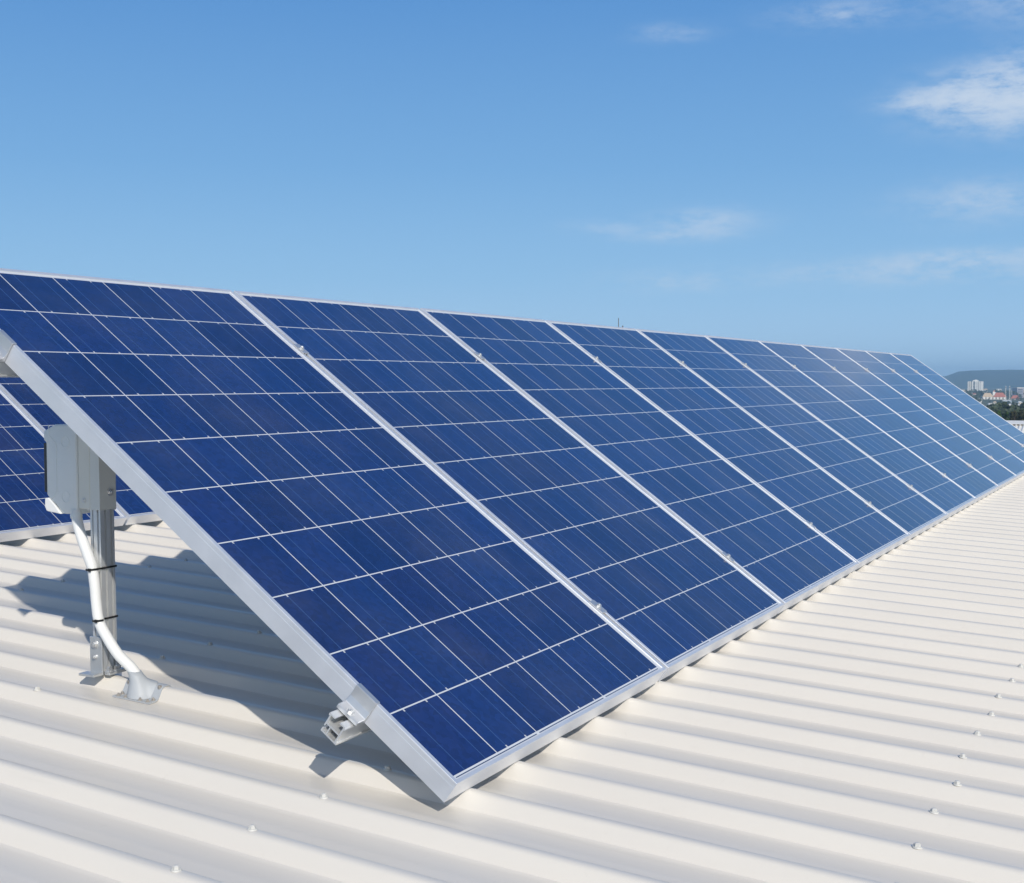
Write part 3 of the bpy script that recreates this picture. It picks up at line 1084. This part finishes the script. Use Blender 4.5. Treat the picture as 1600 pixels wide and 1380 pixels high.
# twin masts
for (px, lab) in ((1571.5, 'left one of two tall pale lattice masts in the town'), (1577.7, 'right one of two tall pale lattice masts in the town')):
    p = at(px, 603, 1550)
    gz = ground_z(p.x, p.y)
    t = thing('lattice_mast', lab, 'mast', (p.x, p.y, gz), (0, 0, 0.3), 'twin masts in the town')
    hm = p.z - gz
    mb = MB()
    for (sx, sy) in ((-1, -1), (1, -1), (0, 1)):
        mb.cyl((sx * 0.5, sy * 0.5, 0), (sx * 0.3, sy * 0.3, hm), 0.13, 0.11, 5)
    for i in range(14):
        z = hm * i / 14
        mb.cyl((-0.5, -0.5, z), (0.5, -0.5, z + hm / 14), 0.07, n=4)
        mb.cyl((0.5, -0.5, z), (0, 0.5, z + hm / 14), 0.07, n=4)
    mb.build('lattice', M_WHITE, t)
    MB().box(-0.6, 0.6, -0.5, 0.5, hm - 2.2, hm - 1.4).build('platform', M_DARK, t)

# ------------------------------------------------------------------ trees
def leaf_material(name, lo, hi):
    m_, q, b = mat(name)
    tc = q.n('ShaderNodeTexCoord')
    nf = q.noise(tc.outputs['Object'], 0.7, 3.0, 0.6)
    q.put(b.inputs['Base Color'], q.mix(q.ramp(nf, 0.3, 0.7), lo, hi))
    b.inputs['Roughness'].default_value = 0.8
    b.inputs['Specular IOR Level'].default_value = 0.15
    return m_


M_LEAF_G = leaf_material('bright_green_leaves', (0.035, 0.070, 0.016), (0.075, 0.120, 0.030))
M_LEAF_D = leaf_material('dark_green_leaves', (0.040, 0.062, 0.036), (0.095, 0.115, 0.065))
M_LEAF_B = leaf_material('brown_green_leaves', (0.035, 0.040, 0.018), (0.070, 0.062, 0.030))
M_BARK = simple('bark', (0.12, 0.09, 0.07), 0.9)


def crown_into(mb_, rnd_, c, rx, rz, n_, leaf):
    clumps = []
    for i in range(max(4, n_ // 22)):
        th, ph = rnd_.uniform(0, 2 * math.pi), math.acos(rnd_.uniform(-0.6, 1))
        q = rnd_.uniform(0.35, 0.95)
        clumps.append((Vector((rx * q * math.sin(ph) * math.cos(th), rx * q * math.sin(ph) * math.sin(th), rz * q * math.cos(ph))), rnd_.uniform(0.22, 0.42)))
    for i in range(n_):
        cc, cr = clumps[i % len(clumps)]
        d = Vector((rnd_.gauss(0, 1), rnd_.gauss(0, 1), rnd_.gauss(0, 1))).normalized()
        p = Vector(c) + cc + Vector((d.x * rx * cr, d.y * rx * cr, d.z * rz * cr)) * rnd_.uniform(0.6, 1.05)
        nrm = (d + Vector((rnd_.gauss(0, .5), rnd_.gauss(0, .5), rnd_.gauss(0, .5)))).normalized()
        a = nrm.orthogonal().normalized()
        b_ = nrm.cross(a)
        s1, s2 = leaf * rnd_.uniform(0.6, 1.3), leaf * rnd_.uniform(0.5, 1.1)
        mb_.add([p - a * s1, p - b_ * s2, p + a * s1, p + b_ * s2], [(0, 1, 2, 3)])


def make_tree(name, label, p, hgt, rx, leafm, seed, group, n_=420):
    rnd_ = random.Random(seed)
    t_ = thing(name, label, 'tree', p, (0, 0, rnd_.uniform(0, 6)), group)
    mb_ = MB()
    mb_.tube([(0, 0, 0), (0.1, 0, hgt * 0.3), (0, 0.1, hgt * 0.6), (0, 0, hgt * 0.85)], [hgt * 0.03, hgt * 0.024, hgt * 0.016, hgt * 0.006], 7)
    for i in range(5):
        an = i * 1.3 + rnd_.random()
        z = hgt * rnd_.uniform(0.35, 0.6)
        mb_.tube([(0, 0, z), (rx * 0.35 * math.cos(an), rx * 0.35 * math.sin(an), z + hgt * 0.12), (rx * 0.7 * math.cos(an), rx * 0.7 * math.sin(an), z + hgt * 0.2)],
                 [hgt * 0.014, hgt * 0.009, hgt * 0.004], 5)
    mb_.build('trunk', M_BARK, t_)
    cb = MB()
    crown_into(cb, rnd_, (0, 0, hgt * 0.62), rx, hgt * 0.38, n_, hgt * 0.05)
    cb.build('crown', leafm, t_, fix=False)
    return t_


def tree_px(name, label, px, ytop, d, rx_px, leafm, seed, group):
    p = at(px, ytop, d)
    gz = ground_z(p.x, p.y)
    make_tree(name, label, (p.x, p.y, gz), max(3.0, p.z - gz), rx_px / 1969.4 * d, leafm, seed, group)


gT = 'trees behind the neighbouring white roof'
for i, (nm, lab, px, yt, d, rx, mt) in enumerate((
        ('leafy_tree', 'bright green bushy tree just behind the left end of the far white roof', 1559, 645.5, 330, 9, M_LEAF_G),
        ('leafy_tree', 'wide mid green tree behind the far white roof, right of the bright green bush', 1573, 646, 350, 9, M_LEAF_G),
        ('leafy_tree', 'dark brown green tree behind the far white roof, second from the right edge', 1586, 642, 310, 8, M_LEAF_B),
        ('leafy_tree', 'brown green tree at the right edge of the photo above the far white roof', 1598, 639.5, 300, 9, M_LEAF_B),
        ('leafy_tree', 'dark green tree half hidden by the sloping edge of the farthest panel', 1546, 641, 360, 8, M_LEAF_D))):
    tree_px(nm, lab, px, yt, d, rx, mt, 11 + i, gT)
gU = 'dark trees among the town houses'
for i, (lab, px, yt, d, rx) in enumerate((
        ('dark tree at the left foot of the white tower', 1518, 608.5, 2350, 5.5),
        ('dark tree left of the white tower, above the array edge', 1513, 614, 1900, 5),
        ('dark tree between the white tower and the apartment block', 1528, 613.5, 2000, 5),
        ('dark tree right of the red apartment roof', 1568.5, 614.5, 1950, 3.5),
        ('dark round tree at the right edge below the office block', 1598, 628, 900, 7),
        ('dark tree below the house with the low red roof', 1585, 628, 1000, 6))):
    tree_px('dark_tree', lab, px, yt, d, rx, M_LEAF_D, 40 + i, gU)

# the town's wooded slope, too dense to count
rnd = random.Random(21)
wd = MB()
for i in range(520):
    d = 380 * (2600 / 380) ** rnd.random()
    px = rnd.uniform(1440, 1760)
    p = at(px, 640, d)
    gz = ground_z(p.x, p.y)
    if 850 < d < 1200 and rnd.random() < 0.55:
        continue
    s_ = rnd.uniform(3.0, 6.0) * (1.25 if d > 1300 else 1.0)
    if 1200 < d < 1800 and px > 1524:
        s_ *= 0.45
    elif 850 < d <= 1200:
        s_ *= 0.7
    crown_into(wd, rnd, (p.x, p.y, gz + s_ * 0.6), s_ * rnd.uniform(0.9, 1.4), s_, 70, s_ * 0.22)
w_o = wd.build('woodland', M_LEAF_D, fix=False)
tag(w_o, 'dark wooded slope between the town houses', 'woodland', kind='stuff')

# ------------------------------------------------------------------ neighbouring shed whose roof shows at the right edge
c = at(1600, 658, 66)
ridge_z = c.z
rotn = face_rot(c, -2.0)
t = thing('warehouse', 'neighbouring shed with a white ribbed roof and plain ridge cap at the right edge', 'building', (c.x, c.y, -8.2), (0, 0, rotn))
zr = ridge_z + 8.2
mb = MB()
SL = math.tan(R(5.0))
pr = []
x = -9.0
while x < 14.0:
    pr += [(x, 0.0), (x + 0.10, 0.0), (x + 0.112, 0.055), (x + 0.158, 0.055), (x + 0.170, 0.0)]
    x += 0.19
Vv = [(a, -yy, zr - 0.065 - yy * SL + b_) for yy in (0.0, 30.0) for (a, b_) in pr]
m_ = len(pr)
mb.add(Vv, [(i, m_ + i, m_ + i + 1, i + 1) for i in range(m_ - 1)])
Vv = [(a, yy, zr - 0.065 - yy * SL + b_) for yy in (0.004, 30.0) for (a, b_) in pr]
mb.add(Vv, [(i, i + 1, m_ + i + 1, m_ + i) for i in range(m_ - 1)])
mb.build('roof', M_WROOF, t, fix=False)
MB().prism([(-1.5, -1.5 * SL + 0.012), (0, 0.012), (0.6, -0.6 * SL + 0.012), (0.6, -0.6 * SL - 0.01), (0, -0.008), (-1.5, -1.5 * SL - 0.008)],
           (0, 1, 0), (0, 0, 1), (1, 0, 0), -9.1, 14.1, (0, 0, zr + 0.01)).build('ridge_cap', M_WROOF, t)
MB().box(-8.8, 13.8, -29.6, 29.6, 0, zr - 30 * SL - 0.06).build('wall', M_WALL, t)

# ------------------------------------------------------------------ haze
M_HAZE = bpy.data.materials.new('haze_air')
M_HAZE.use_nodes = True
tt = M_HAZE.node_tree
tt.nodes.clear()
oo = tt.nodes.new('ShaderNodeOutputMaterial')
pv = tt.nodes.new('ShaderNodeVolumePrincipled')
pv.inputs['Color'].default_value = (0.42, 0.70, 1.0, 1.0)
pv.inputs['Density'].default_value = 0.00018
pv.inputs['Anisotropy'].default_value = -0.1
tt.links.new(pv.outputs[0], oo.inputs['Volume'])
hz = MB().box(-9600, 9600, -9600, 9600, -32, 95).build('haze', M_HAZE)
tag(hz, 'thin blue haze in the air over the town and hills', 'haze', kind='stuff')
